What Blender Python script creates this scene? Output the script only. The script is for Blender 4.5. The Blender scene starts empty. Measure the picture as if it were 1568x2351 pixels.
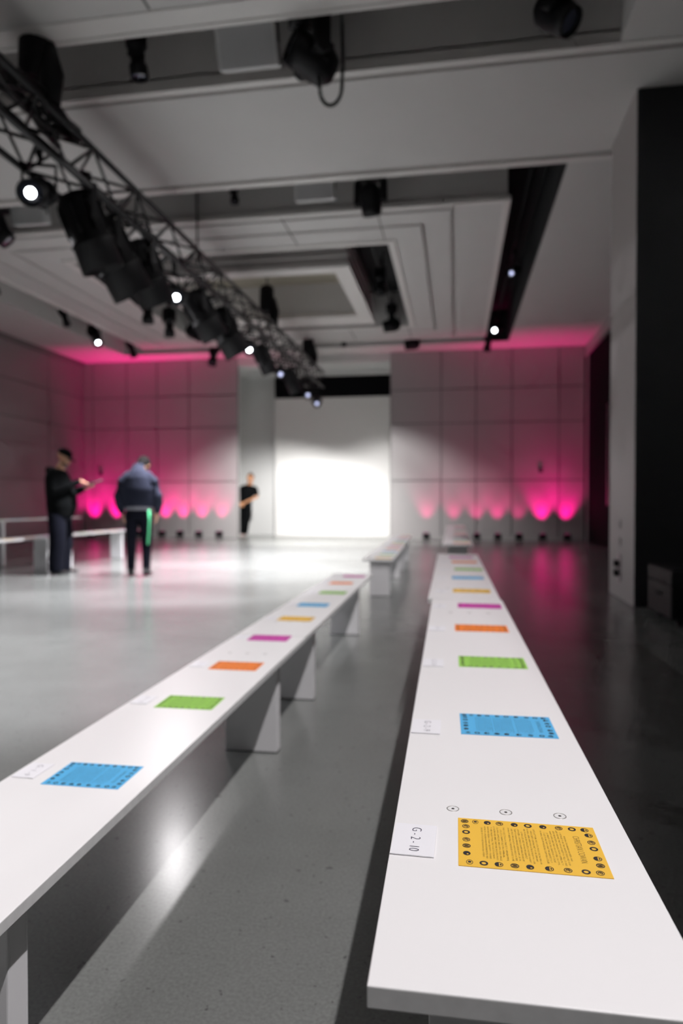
import bpy, bmesh, math, random
from mathutils import Vector, Matrix, Euler
random.seed(7)
R = math.radians; PI = math.pi
sc = bpy.context.scene; COL = sc.collection
ZC = 5.08; HC = 1.05; F = 1567.0
YAW = math.atan(262 / F); PIT = math.atan(25.5 / F)

# ---------------------------------------------------------------- materials
def mat(name, col, rough=0.5, metal=0.0, spec=0.5, emit=None, es=0, noise=0, nscale=8, bump=0, coat=0):
    m = bpy.data.materials.new(name); m.use_nodes = True
    nt = m.node_tree; b = nt.nodes['Principled BSDF']
    b.inputs['Base Color'].default_value = (*col, 1); b.inputs['Roughness'].default_value = rough
    b.inputs['Metallic'].default_value = metal; b.inputs['Specular IOR Level'].default_value = spec
    b.inputs['Coat Weight'].default_value = coat
    if emit: b.inputs['Emission Color'].default_value = (*emit, 1); b.inputs['Emission Strength'].default_value = es
    if noise or bump:
        tc = nt.nodes.new('ShaderNodeTexCoord'); nz = nt.nodes.new('ShaderNodeTexNoise')
        nz.inputs['Scale'].default_value = nscale; nz.inputs['Detail'].default_value = 5
        nt.links.new(tc.outputs['Object'], nz.inputs['Vector'])
        if noise:
            mx = nt.nodes.new('ShaderNodeMixRGB'); mx.blend_type = 'MIX'
            mx.inputs[1].default_value = (*[c * (1 - noise) for c in col], 1)
            mx.inputs[2].default_value = (*[min(1, c * (1 + noise)) for c in col], 1)
            nt.links.new(nz.outputs['Fac'], mx.inputs[0]); nt.links.new(mx.outputs[0], b.inputs['Base Color'])
        if bump:
            bp = nt.nodes.new('ShaderNodeBump'); bp.inputs['Strength'].default_value = bump; bp.inputs['Distance'].default_value = .01
            nt.links.new(nz.outputs['Fac'], bp.inputs['Height']); nt.links.new(bp.outputs[0], b.inputs['Normal'])
    return m

def floor_mat():
    m = bpy.data.materials.new('polished_concrete'); m.use_nodes = True
    nt = m.node_tree; b = nt.nodes['Principled BSDF']; N = nt.nodes.new; L = nt.links.new
    tc = N('ShaderNodeTexCoord')
    n1 = N('ShaderNodeTexNoise'); n1.inputs['Scale'].default_value = 1.1; n1.inputs['Detail'].default_value = 4; n1.inputs['Roughness'].default_value = .65
    L(tc.outputs['Object'], n1.inputs['Vector'])
    cr = N('ShaderNodeValToRGB'); cr.color_ramp.elements[0].position = .3; cr.color_ramp.elements[0].color = (.160, .165, .158, 1)
    cr.color_ramp.elements[1].position = .72; cr.color_ramp.elements[1].color = (.196, .203, .195, 1)
    L(n1.outputs['Fac'], cr.inputs[0])
    n3 = N('ShaderNodeTexNoise'); n3.inputs['Scale'].default_value = 120; n3.inputs['Detail'].default_value = 3
    L(tc.outputs['Object'], n3.inputs['Vector'])
    r3 = N('ShaderNodeMapRange'); r3.inputs[1].default_value = .3; r3.inputs[2].default_value = .7; r3.inputs[3].default_value = .86; r3.inputs[4].default_value = 1.12
    L(n3.outputs['Fac'], r3.inputs[0])
    n4 = N('ShaderNodeTexNoise'); n4.inputs['Scale'].default_value = 38; n4.inputs['Detail'].default_value = 2; L(tc.outputs['Object'], n4.inputs['Vector'])
    mm = N('ShaderNodeMapRange'); mm.inputs[1].default_value = .27; mm.inputs[2].default_value = .33; mm.inputs[3].default_value = .52; mm.inputs[4].default_value = 1.0
    L(n4.outputs['Fac'], mm.inputs[0])
    mu = N('ShaderNodeMath'); mu.operation = 'MULTIPLY'; L(r3.outputs[0], mu.inputs[0]); L(mm.outputs[0], mu.inputs[1])
    vm = N('ShaderNodeVectorMath'); vm.operation = 'SCALE'; L(cr.outputs[0], vm.inputs[0]); L(mu.outputs[0], vm.inputs['Scale'])
    L(vm.outputs[0], b.inputs['Base Color'])
    rr = N('ShaderNodeMapRange'); rr.inputs[1].default_value = .3; rr.inputs[2].default_value = .7; rr.inputs[3].default_value = .205; rr.inputs[4].default_value = .235
    L(n1.outputs['Fac'], rr.inputs[0]); L(rr.outputs[0], b.inputs['Roughness'])
    b.inputs['Specular IOR Level'].default_value = .8
    return m

M = {}
M['floor'] = floor_mat()
M['ceil'] = mat('ceiling_paint', (.66, .64, .63), .6, noise=.03, nscale=2)
M['lip'] = mat('ceiling_lip_lit_paint', (.80, .77, .75), .45)
M['deck'] = mat('ceiling_void_black', (.012, .013, .014), .8)
M['brown'] = mat('recess_lining_tan', (.40, .36, .29), .6)
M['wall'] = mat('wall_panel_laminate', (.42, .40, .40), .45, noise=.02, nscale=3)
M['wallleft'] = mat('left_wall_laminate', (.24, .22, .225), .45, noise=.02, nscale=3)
M['wallgap'] = mat('wall_panel_joint', (.16, .15, .15), .7)
M['wallwhite'] = mat('white_painted_wall', (.74, .74, .73), .5)
M['screen'] = mat('white_backdrop', (.86, .85, .83), .55)
M['black'] = mat('black_paint', (.005, .005, .006), .8, spec=.1)
M['darkwall'] = mat('charcoal_wall_and_shade', (.035, .036, .038), .8, spec=.1)
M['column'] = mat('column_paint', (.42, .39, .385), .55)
M['board'] = mat('white_laminate_board', (.88, .865, .87), .30, noise=.012, nscale=5, spec=.4)
M['edge'] = mat('raw_board_edge', (.74, .74, .74), .6, noise=.12, nscale=60)
M['leg'] = mat('white_lacquer_leg', (.84, .83, .85), .22, spec=.5)
M['screwm'] = mat('screw_ring', (.42, .40, .38), .35, metal=.6)
M['screwp'] = mat('painted_screw', (.84, .83, .83), .3)
M['ink'] = mat('black_ink', (.018, .014, .016), .5)
M['tag'] = mat('tag_card', (.90, .89, .93), .4)
M['tagink'] = mat('tag_ink', (.07, .06, .10), .5)
PAPER = {'yellow': (.86, .50, .045), 'blue': (.09, .44, .78), 'green': (.30, .60, .09), 'orange': (.92, .23, .03), 'magenta': (.62, .055, .40)}
PM = {k: mat(k + '_paper', c, .6) for k, c in PAPER.items()}
M['fix'] = mat('fixture_black', (.007, .007, .008), .55, spec=.25, bump=.15, nscale=40)
M['fixsat'] = mat('fixture_barrel', (.008, .008, .009), .5, spec=.25)
M['truss'] = mat('truss_black', (.010, .010, .011), .4)
M['cable'] = mat('rubber_cable', (.012, .012, .012), .5)
M['glass'] = mat('lens_glass', (.10, .11, .16), .08, spec=1.0, coat=.5)
M['lit'] = mat('lit_lens', (.8, .8, .8), .3, emit=(.92, .96, 1), es=18)
M['litdim'] = mat('lit_lens_dim', (.5, .5, .6), .3, emit=(.62, .66, 1), es=1.6)
M['pink'] = mat('pink_led', (.8, .1, .4), .3, emit=(1, .02, .35), es=.5)
M['speaker'] = mat('speaker_grille', (.52, .52, .53), .5)
M['speakerframe'] = mat('speaker_frame', (.66, .66, .66), .4)
M['skin'] = mat('skin', (.52, .27, .17), .5)
M['skin2'] = mat('skin_tanned', (.55, .26, .13), .5)
M['hair'] = mat('dark_hair', (.006, .005, .005), .9, spec=.1)
M['hairbrown'] = mat('brown_hair', (.05, .025, .015), .55)
M['blackcloth'] = mat('black_cotton', (.004, .0045, .005), .95, spec=.08, bump=.3, nscale=30)
M['navy'] = mat('navy_jacket', (.024, .027, .046), .9, spec=.15, bump=.35, nscale=14)
M['navytr'] = mat('navy_trousers', (.006, .0065, .012), .95, spec=.1, bump=.3, nscale=20)
M['greyshirt'] = mat('grey_shirt', (.24, .24, .28), .8)
M['greenstripe'] = mat('green_stripe', (.10, .62, .28), .6)
M['shoeb'] = mat('black_shoe', (.012, .012, .014), .5)
M['shoew'] = mat('pale_shoe', (.62, .52, .50), .5)
M['paperw'] = mat('white_paper', (.82, .82, .84), .5)
M['clip'] = mat('dark_clipboard', (.035, .032, .045), .5)
M['socket'] = mat('socket_plate', (.50, .42, .44), .5)
M['chrome'] = mat('brushed_metal', (.45, .45, .46), .3, metal=.9)

# ---------------------------------------------------------------- mesh helpers
def box(bm, x0, x1, y0, y1, z0, z1, mi=0, mtx=None):
    vs = [bm.verts.new(Vector(p) if mtx is None else mtx @ Vector(p)) for p in
          ((x0, y0, z0), (x1, y0, z0), (x1, y1, z0), (x0, y1, z0), (x0, y0, z1), (x1, y0, z1), (x1, y1, z1), (x0, y1, z1))]
    for q in ((0, 3, 2, 1), (4, 5, 6, 7), (0, 1, 5, 4), (1, 2, 6, 5), (2, 3, 7, 6), (3, 0, 4, 7)):
        f = bm.faces.new([vs[i] for i in q]); f.material_index = mi
def tube(bm, pts, r, n=10, mi=0, closed_ends=True, ref=(0, 0, 1)):
    """tube through pts; r = number or list of numbers / (rx, ry)"""
    pts = [Vector(p) for p in pts]; rings = []
    for i, p in enumerate(pts):
        t = (pts[min(i + 1, len(pts) - 1)] - pts[max(i - 1, 0)]).normalized()
        rf = Vector(ref)
        if abs(t.dot(rf)) > .97: rf = Vector((0, 1, 0)) if abs(t.y) < .9 else Vector((1, 0, 0))
        s = t.cross(rf).normalized(); u = s.cross(t).normalized()
        rr = r[i] if isinstance(r, (list, tuple)) else r
        rx, ry = rr if isinstance(rr, (list, tuple)) else (rr, rr)
        rings.append([bm.verts.new(p + s * (rx * math.cos(2 * PI * k / n)) + u * (ry * math.sin(2 * PI * k / n))) for k in range(n)])
    for a, b in zip(rings, rings[1:]):
        for k in range(n):
            f = bm.faces.new((a[k], a[(k + 1) % n], b[(k + 1) % n], b[k])); f.material_index = mi; f.smooth = True
    if closed_ends:
        f = bm.faces.new(rings[0][::-1]); f.material_index = mi
        f = bm.faces.new(rings[-1]); f.material_index = mi
def lathe(bm, prof, n=24, mtx=None, mi=0, caps=True):
    """profile of (r, z) spun about local Z"""
    rings = []
    for r_, z_ in prof:
        ring = []
        for k in range(n):
            p = Vector((r_ * math.cos(2 * PI * k / n), r_ * math.sin(2 * PI * k / n), z_))
            ring.append(bm.verts.new(p if mtx is None else mtx @ p))
        rings.append(ring)
    for a, b in zip(rings, rings[1:]):
        for k in range(n):
            f = bm.faces.new((a[k], a[(k + 1) % n], b[(k + 1) % n], b[k])); f.material_index = mi; f.smooth = True
    if caps:
        f = bm.faces.new(rings[0][::-1]); f.material_index = mi
        f = bm.faces.new(rings[-1]); f.material_index = mi
def ball(bm, c, r, rot=None, n=16, mi=0):
    rx, ry, rz = r if isinstance(r, (list, tuple)) else (r, r, r)
    m = Matrix.Translation(Vector(c)) @ (rot.to_4x4() if rot else Matrix.Identity(4)) @ Matrix.Diagonal((rx, ry, rz, 1))
    res = bmesh.ops.create_uvsphere(bm, u_segments=n, v_segments=max(6, n // 2), radius=1, matrix=m)
    for v in res['verts']:
        for f in v.link_faces: f.material_index = mi; f.smooth = True
def obj(name, bm, mats, parent=None, bevel=0, loc=None, recalc=True):
    me = bpy.data.meshes.new(name)
    if recalc: bmesh.ops.recalc_face_normals(bm, faces=bm.faces)
    bm.to_mesh(me); bm.free()
    for m in (mats if isinstance(mats, (list, tuple)) else [mats]): me.materials.append(m)
    o = bpy.data.objects.new(name, me); COL.objects.link(o)
    if parent: o.parent = parent
    if loc: o.location = loc
    if bevel:
        b = o.modifiers.new('bevel', 'BEVEL'); b.width = bevel; b.segments = 2; b.limit_method = 'ANGLE'; b.angle_limit = R(40)
    return o
def tag(o, label=None, cat=None, group=None, kind=None):
    if label: o['label'] = label
    if cat: o['category'] = cat
    if group: o['group'] = group
    if kind: o['kind'] = kind
    return o
def thing(name, loc, label, cat, group=None, rz=0):
    o = bpy.data.objects.new(name, None); COL.objects.link(o); o.location = loc; o.rotation_euler = (0, 0, rz)
    o.empty_display_size = .05
    return tag(o, label, cat, group)
def struct(name, boxes, m, bevel=0, parent=None):
    bm = bmesh.new()
    for b in boxes: box(bm, *b)
    o = obj(name, bm, m, parent, bevel)
    if not parent: o['kind'] = 'structure'
    return o
def ring(x0, x1, y0, y1, a0, a1, b0, b1, z0, z1):
    return [(x0, x1, y0, b0, z0, z1), (x0, x1, b1, y1, z0, z1), (x0, a0, b0, b1, z0, z1), (a1, x1, b0, b1, z0, z1)]
ORD = ['first', 'second', 'third', 'fourth', 'fifth', 'sixth', 'seventh', 'eighth', 'ninth', 'tenth', 'eleventh', 'twelfth', 'thirteenth', 'fourteenth', 'fifteenth']

# ---------------------------------------------------------------- the room
XL, XR, YB, YN, ZT = -10.8, 3.3, 18.6, -5.0, 5.85
struct('floor', [(XL - .3, XR + 3.2, YN - .2, YB + 2.3, -.1, 0)], M['floor'])
slabs = []
slabs += [(XL, .70, YN, 5.38, ZC, ZT), (1.30, XR + 3, YN, 5.38, ZC, ZT), (.70, 1.30, YN, -2.5, ZC, ZT), (.70, 1.30, 4.4, 5.38, ZC, ZT)]  # open slot put in the unseen near ceiling to mask the right beams
slabs += [(XL, -9.2, 5.60, 6.38, ZC, ZT), (1.42, XR + 3, 5.60, 6.38, ZC, ZT)]
slabs += [(XL, XR + 3, 6.38, 8.52, ZC + .1, ZT), (XL, XR + 3, 6.54, 8.33, ZC, ZC + .1)]
slabs += [(XL, -9.05, 8.52, 17.72, ZC, ZT), (1.31, XR + 3, 8.52, 17.72, ZC, ZT), (XL, XR + 3, 17.72, YB + .1, ZC, ZT)]
slabs += ring(-8.13, .68, 9.44, 17.02, -6.4, -1.05, 10.68, 15.72, ZC + .09, ZT)
slabs += ring(-8.13, .68, 9.44, 17.02, -7.62, .0, 9.56, 16.78, ZC, ZC + .09)
slabs += ring(-7.55, -.08, 9.64, 16.70, -7.14, -.44, 10.04, 16.32, ZC, ZC + .09)
slabs += ring(-7.07, -.51, 10.12, 16.25, -6.4, -1.05, 10.68, 15.72, ZC, ZC + .09)
slabs += ring(-5.60, -1.86, 11.62, 15.34, -5.40, -2.06, 11.84, 14.72, ZC, ZT)
struct('ceiling', slabs, M['ceil'])
struct('trim_1', [(XL, XR + 3, 5.34, 5.60, ZC - .012, ZT), (XL, XR + 3, 5.545, 5.60, ZC - .024, ZC)], M['lip'], .008)  # paler paint carries the light this dropped trim catches
struct('trim_2', [(XL, XR + 3, 6.38, 6.47, ZC - .01, ZC + .12), (XL, XR + 3, 8.40, 8.52, ZC - .01, ZC + .12)], M['lip'])
struct('trim_3', ring(-8.17, .72, 9.40, 17.06, -8.08, .63, 9.49, 16.97, ZC - .02, ZC + .05) + ring(-6.52, -.93, 10.56, 15.84, -6.4, -1.05, 10.68, 15.72, ZC - .03, ZC + .02), M['lip'], .006)
p2 = ring(-5.66, -1.80, 11.56, 15.40, -5.36, -2.10, 11.88, 14.68, ZC - .03, ZC + .05)
for zz, e in ((5.24, .05), (5.42, .04), (5.60, .03)): p2 += ring(-5.60 - e, -1.86 + e, 11.62 - e, 15.34 + e, -5.55, -1.9, 11.68, 15.3, zz, zz + .035)
struct('trim_4', p2, M['lip'], .006)
struct('trim_5', [(-5.40, -2.06, 11.84, 14.72, 5.80, ZT)], M['brown'])
struct('recess_shade_lining', [(1.28, 1.31, 8.52, 17.72, ZC + .01, ZT), (.68, 1.31, 17.69, 17.72, ZC + .01, ZT), (.68, .70, 9.5, 16.96, ZC + .06, ZT), (-1.07, -1.05, 10.68, 15.72, ZC + .02, ZT)], M['deck'])  # black sheets lining recess faces that are only unlit
struct('ceiling_void', [(XL - .3, XR + 3, YN, YB + 2.3, ZT, ZT + .1)], M['deck'])['kind'] = 'structure'
seams = [(-2.50, -2.475, YN, 5.33), (-5.6, -5.575, YN, 5.33), (-2.48, -2.455, 9.45, 10.60), (-1.10, -1.08, 9.45, 10.60), (-5.0, -4.98, 9.45, 10.60),
         (-2.48, -2.455, 15.8, 17.0), (-4.9, -4.88, 15.8, 17.0), (-1.10, -1.08, 15.8, 17.0)]
struct('trim_7', [(a, b, c, d, ZC - .0015, ZC + .004) for a, b, c, d in seams], M['wallgap'])

def panel_wall(name, axis, const, us, zs, gap=.028, th=.05, flip=1, m=None):
    bm = bmesh.new()
    box(bm, *((us[0], us[-1], const, const + flip * .06, 0, zs[-1]) if axis == 'y' else (const, const + flip * .06, us[0], us[-1], 0, zs[-1])), mi=1)
    for a, b in zip(us, us[1:]):
        for c, d in zip(zs, zs[1:]):
            g = gap / 2; z0 = c + (0 if c == 0 else g)
            if axis == 'y': box(bm, a + g, b - g, const - flip * .03, const, z0, d - g)
            else: box(bm, const - flip * .03, const, a + g, b - g, z0, d - g)
    o = obj(name, bm, [m or M['wall'], M['wallgap']]); o['kind'] = 'structure'; return o
ZS = [0, 1.60, 3.14, 4.05, ZC]
panel_wall('wall_back', 'y', YB, [XL, -10.49, -9.43, -8.49, -7.53, -6.08], ZS)
panel_wall('wall_back_right', 'y', YB, [-1.76, -.39, .53, 1.46, 2.66, XR], ZS)
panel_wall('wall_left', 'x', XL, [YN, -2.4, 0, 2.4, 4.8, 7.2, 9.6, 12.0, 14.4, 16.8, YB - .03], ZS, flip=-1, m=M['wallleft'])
# stage opening
struct('wall_stage', [(-7.62, -7.50, YB + .06, YB + 1.75, 0, ZC + .4), (-7.6, -6.08, YB + .061, YB + .12, 0, ZC), (-1.76, -1.64, YB + .03, YB + 1.75, 0, ZC + .4),
                      (-7.6, -1.64, YB + 1.75, YB + 1.9, 0, ZC + .4)], M['wallwhite'])
struct('trim_8', [(-6.08, -1.76, YB + .0, YB + .16, 4.86, ZC), (-7.5, -1.76, YB + .16, YB + 1.75, 4.86, ZC + .2),
                  (-6.08, -1.76, YB + 1.0, YB + 1.1, 4.70, 4.86)], M['wallwhite'])
# right side: black sheet standing in for the unlit opening, header, corner posts
struct('right_opening_dark', [(XR + .06, XR + .2, YN, YB, 0, 4.80)], M['black'])
struct('wall_right_header', [(XR, XR + .2, 8.2, YB - .04, 4.80, ZC)], M['wall'])['kind'] = 'structure'
struct('trim_9', [(XR + .04, XR + .12, YB - .24, YB - .04, 0, ZC - .01), (XR - .02, XR + .02, 8.2, YB - .05, 4.80, 4.83)], M['wall'], .004)
struct('trim_10', [(XR + .02, XR + .06, 15.9, 15.98, .95, 3.2)], M['chrome'])
struct('trim_11', [(XL + .03, XL + .10, YN, YB - .04, ZC - .10, ZC)], M['wallgap'])
struct('wall_front', [(XL, XR + 3, YN - .2, YN, 0, ZC)], M['darkwall'])
struct('wall_right_near', [(XR + 3, XR + 3.2, YN, 8.2, 0, ZC), (XR, XR + 3, 8.2, 8.4, 0, ZC)], M['darkwall'])
# column
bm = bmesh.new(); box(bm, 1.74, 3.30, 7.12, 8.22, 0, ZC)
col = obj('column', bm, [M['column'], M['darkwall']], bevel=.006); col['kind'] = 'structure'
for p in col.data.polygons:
    if abs(p.normal.y) > .5: p.material_index = 1  # front and back faces darkened, the column's shade put into the colour
struct('baseboard_back', [(XL + .04, -6.1, YB - .045, YB - .03, 0, .10), (-1.74, XR, YB - .045, YB - .03, 0, .10)], M['wall'])

# backdrop on the stage
bd = thing('stage_backdrop', (-3.62, YB + 1.35, 0), 'tall white free-standing backdrop panel at the end of the runway, brightly lit below', 'backdrop')
bm = bmesh.new(); box(bm, -1.75, 1.72, 0, .12, 0, 4.12); obj('panel', bm, M['screen'], bd, .004)
bm = bmesh.new(); box(bm, -1.75, 1.72, .02, .12, 4.12, 4.86)
bm2 = obj('header', bm, M['black'], bd); bm2['label'] = 'black header above the white panel'
for s in (-1.3, 1.3):
    bm = bmesh.new(); box(bm, s - .03, s + .03, .12, .16, 0, 4.1); box(bm, s - .03, s + .03, .12, .40, 0, .05); obj('brace', bm, M['fix'], bd)

# ---------------------------------------------------------------- benches
def bench(x, y0, y1, zt, label, group, rz=0.0, W=.32, legs=(.38, .40), lx=0.0):
    """x = centre line at y0; seat top at zt"""
    L = y1 - y0
    t = thing('bench', (x, y0, 0), label, 'bench', group, rz)
    bm = bmesh.new(); box(bm, -W / 2, W / 2, .002, L - .002, zt - .022, zt)
    for f in bm.faces: f.material_index = 0 if abs(f.normal.z) > .5 else 1
    bm.normal_update()
    for f in bm.faces: f.material_index = 0 if abs(f.normal.z) > .5 else 1
    obj('seat_board', bm, [M['board'], M['edge']], t, .0015)
    for k, yy in enumerate((legs[0], L - legs[1])):
        bm = bmesh.new(); h = zt - .022; w = .112; d = .045
        # folded channel: flat face with two returned sides and a lip
        prof = [(-w, d), (-w, 0), (w, 0), (w, d)]; th = .010
        box(bm, -w, w, yy - th / 2, yy + th / 2, .004, h)
        for s in (-1, 1):
            a = s * w; y_a, y_b = sorted((yy, yy + d)); box(bm, min(a, a - s * th), max(a, a - s * th), y_a, y_b, .004, h)
            box(bm, min(a, a - s * .035), max(a, a - s * .035), yy + d - .005, yy + d + .005, .004, h)
        obj('leg', bm, M['leg'], t, .003, (lx, 0, 0))
        bm = bmesh.new(); y_a, y_b = sorted((yy, yy + d)); box(bm, lx - w, lx + w, y_a, y_b, 0, .005); obj('foot_plate', bm, M['black'], t)
        for sx in (-.077, 0, .077):
            bm = bmesh.new(); m4 = Matrix.Translation((sx, yy + .012 , zt))
            lathe(bm, [(.0092, -.004), (.0092, .0004), (.0080, .0004), (.0080, -.0004)], 28, m4, 0, caps=False)
            lathe(bm, [(.0080, -.001), (.0080, .0002)], 28, m4, 1)
            lathe(bm, [(.0024, -.001), (.0024, .0004)], 6, m4, 2)
            obj('screw', bm, [M['screwm'], M['screwp'], M['ink']], t, recalc=True)
    return t
G2 = 'tall white benches of the right-hand row'; G1 = 'low white benches of the middle row'; G3 = 'white benches along the left side of the runway'
ZR, ZM = .59, .41
bench(.078, .635, 3.235, ZR, 'tall white bench nearest the camera, its sawn end in the lower right corner', G2, R(.55))
bench(.040, 3.24, 5.99, ZR, 'tall white bench second in the right-hand row, ending at the aisle', G2, R(.45), W=.335)
bench(.020, 7.30, 10.15, ZR, 'tall white bench just beyond the aisle in the right-hand row', G2, R(.2))
bench(.010, 10.16, 13.0, ZR, 'tall white bench farthest in the right-hand row, before the back wall', G2, R(.2))
bench(-.848, .62, 3.14, ZM, 'low white bench nearest the camera in the lower left corner', G1, R(.35), W=.34, lx=.02)
bench(-.865, 3.145, 5.93, ZM, 'low white bench second in the middle row, ending at the aisle', G1, R(.35), W=.34, lx=.02, legs=(.36, .66))
bench(-.838, 7.38, 9.95, ZM, 'low white bench just beyond the aisle in the middle row', G1, R(1.2), W=.34, lx=.02, legs=(.08, .72))
bench(-.892, 9.96, 12.6, ZM, 'low white bench farthest in the middle row, towards the backdrop', G1, R(1.2), W=.34, lx=.02, legs=(.30, .70))
ZL1, ZL2 = .52, .74
bench(-6.11, 9.62, 12.15, ZL1, 'white bench behind the two standing men, ending beside the man in navy', G3, R(0), legs=(.30, .55))
bench(-6.11, 6.98, 9.60, ZL1, 'white front bench at the left edge beside the man in the black cap', G3, R(0), legs=(.38, .30))
bench(-7.30, 9.55, 12.2, ZL2, 'higher white bench in the back left row ending behind the man in the black cap', G3, R(0), legs=(.38, .45))
bench(-7.30, 6.9, 9.54, ZL2, 'higher white bench in the back left row cut by the left edge', G3, R(0), legs=(.38, .30))

# ---------------------------------------------------------------- printed cards and seat tags
def text_into(bm, s, cx, cy, size, mi, z, sx=1.0, width=None, spacing=1.0, res=2, align='CENTER', rot=0, thin=0.0):
    cu = bpy.data.curves.new('t', 'FONT'); cu.body = s; cu.size = size; cu.align_x = align; cu.align_y = 'CENTER'
    cu.resolution_u = res; cu.space_character = spacing; cu.offset = thin
    o = bpy.data.objects.new('t', cu); COL.objects.link(o)
    bpy.context.view_layer.update()
    me = bpy.data.meshes.new_from_object(o.evaluated_get(bpy.context.evaluated_depsgraph_get()))
    bpy.data.objects.remove(o); bpy.data.curves.remove(cu)
    if width and len(me.vertices):
        xs = [v.co.x for v in me.vertices]; sx = width / max(1e-6, max(xs) - min(xs))
    m4 = Matrix.Translation((cx, cy, z)) @ Matrix.Rotation(rot, 4, 'Z') @ Matrix.Diagonal((sx, 1, 1, 1))
    me.transform(m4)
    n0 = len(bm.faces); bm.from_mesh(me); bm.faces.ensure_lookup_table()
    for f in bm.faces[n0:]: f.material_index = mi
    bpy.data.meshes.remove(me)
def disc(bm, cx, cy, rx, ry, z, mi, hole=0, hx=0, hy=0, n=18, a0=0, a1=2 * PI):
    full = abs(a1 - a0 - 2 * PI) < 1e-6; k = n if full else n + 1
    o_ = [bm.verts.new((cx + rx * math.cos(a0 + (a1 - a0) * i / n), cy + ry * math.sin(a0 + (a1 - a0) * i / n), z)) for i in range(k)]
    if not hole: f = bm.faces.new(o_); f.material_index = mi; return
    i_ = [bm.verts.new((cx + hx + rx * hole * math.cos(a0 + (a1 - a0) * i / n), cy + hy + ry * hole * math.sin(a0 + (a1 - a0) * i / n), z)) for i in range(k)]
    for a in range(n):
        b = (a + 1) % k; f = bm.faces.new((o_[a], o_[b], i_[b], i_[a])); f.material_index = mi
P1 = ["BUILDING THIS BRAND HAS BEEN, AND", "CONTINUES TO BE, THE GREATEST PLEASURE OF MY", "LIFE. I'VE HAD THE OPPORTUNITY TO TELL STORIES,", "EXPLORE AESTHETICS RANGING FROM COMMERCIAL TO",
      "AVANT-GARDE, AND TAKE OUR CUSTOMERS ON JOYFUL", "JOURNEYS. IT'S IN THE CREATION OF THESE", "COLLECTIONS THAT I FIND THE GREATEST JOY,", "WORKING WITH MY INCREDIBLE TEAM AND ATELIER."]
P2 = ["LATE LAST YEAR, WE LOST A TRULY SPECIAL PERSON", "AND A DEEPLY CENTRAL PART OF OUR TEAM AND", "BUSINESS: ABBIE. ABBIE WAS A TRUE FASHION LOVER", "AND WORE LARGER-THAN-LIFE LOOKS DAILY, ALWAYS",
      "LOVING LIFE, AND SHE WAS MY GREATEST", "SUPPORTER, CONSTANTLY CHAMPIONING ME AND MY", "TEAM TO PUSH BOUNDARIES, BREAK NORMS, GROW,", "AND, MOST IMPORTANTLY, HAVE A FABULOUS TIME", "DOING IT. ABBIE WILL FOREVER BE A MUSE TO ME."]
P3 = ["THIS COLLECTION IS A TRIBUTE TO HER BEAUTIFUL", "SOUL. IT IS DRAMATICALLY UNCOMMERCIAL,", "COLORFUL, EXPRESSIVE, AND JOYFUL. EVERY SINGLE", "LOOK EMBODIES ABBIE'S SPIRIT AND INCLUDES NODS",
      "TO HER UNIQUE STYLING. THE COLLECTION DRAWS", "FROM THAT FEELING OF RAW CREATIVITY\u2014THE KIND", "WE FELT AS CHILDREN WHEN WE EXPERIMENTED AND", "DRESSED UP. IT IS PURE FASHION ENJOYMENT."]
CW, CH = .131, .1865
def icon(bm, x, y, kind, z):
    r = .0054; k = kind % 6
    if k == 0: disc(bm, x, y, r, r, z, 1, .55)
    elif k == 1:
        disc(bm, x, y, r, r * .95, z, 1, .80); disc(bm, x, y, r * .6, r * .55, z, 1, .60, a0=.4, a1=5.2); disc(bm, x, y, r * .2, r * .2, z, 1)
    elif k == 2:
        disc(bm, x, y, r, r, z, 1, .82); disc(bm, x - r * .1, y - r * .2, r * .75, r * .62, z, 1, a0=PI * .9, a1=PI * 2.1, n=12); disc(bm, x, y + r * .4, r * .35, r * .2, z, 1)
    elif k == 3: disc(bm, x, y, r, r * .9, z, 1, .28, r * .3, r * .2)
    elif k == 4:
        disc(bm, x, y, r, r, z, 1, .80)
        for dx in (-.45, 0, .4): disc(bm, x + r * dx, y, r * .14, r * .72, z, 1)
    else:
        disc(bm, x, y, r * 1.05, r * .8, z, 1, .84); disc(bm, x - r * .1, y, r * .42, r * .42, z, 1)
def card_mesh():
    bm = bmesh.new(); z = .0010
    box(bm, -CW / 2, CW / 2, -CH / 2, CH / 2, 0, z - .0003)
    fx = lambda f: -CW / 2 + f * CW
    fy = lambda f: -CH / 2 + f * CH
    for i, f in enumerate((.05, .13, .22, .31, .42, .52, .63, .745, .84, .93)): icon(bm, fx(.075), fy(f), (4, 5, 3, 1, 3, 0, 3, 1, 0, 2)[i], z)
    for i, f in enumerate((.075, .17, .27, .375, .475, .60, .72, .835, .925)): icon(bm, fx(.925), fy(f), (5, 0, 2, 4, 3, 2, 1, 0, 1)[i], z)
    for i, f in enumerate((.19, .32, .48, .61, .76)): icon(bm, fx(f), fy(.058), (1, 0, 1, 4, 3)[i], z)
    for i, f in enumerate((.19, .34, .47, .66, .79)): icon(bm, fx(f), fy(.945), (2, 1, 0, 2, 4)[i], z)
    text_into(bm, 'CHRISTIAN COWAN', 0, fy(.845), .0125, 1, z, width=.070, spacing=1.0, thin=-.00030, res=4)
    for para, top in ((P1, .765), (P2, .555), (P3, .335)):
        for i, ln in enumerate(para):
            text_into(bm, ln, 0, fy(top - i * .0232), .0037, 1, z, width=.094 * len(ln) / 47, res=1, thin=-.00007)
    me = bpy.data.meshes.new('programme_card'); bm.to_mesh(me); bm.free()
    me.materials.append(PM['yellow']); me.materials.append(M['ink']); return me
CARD = card_mesh()
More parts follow.
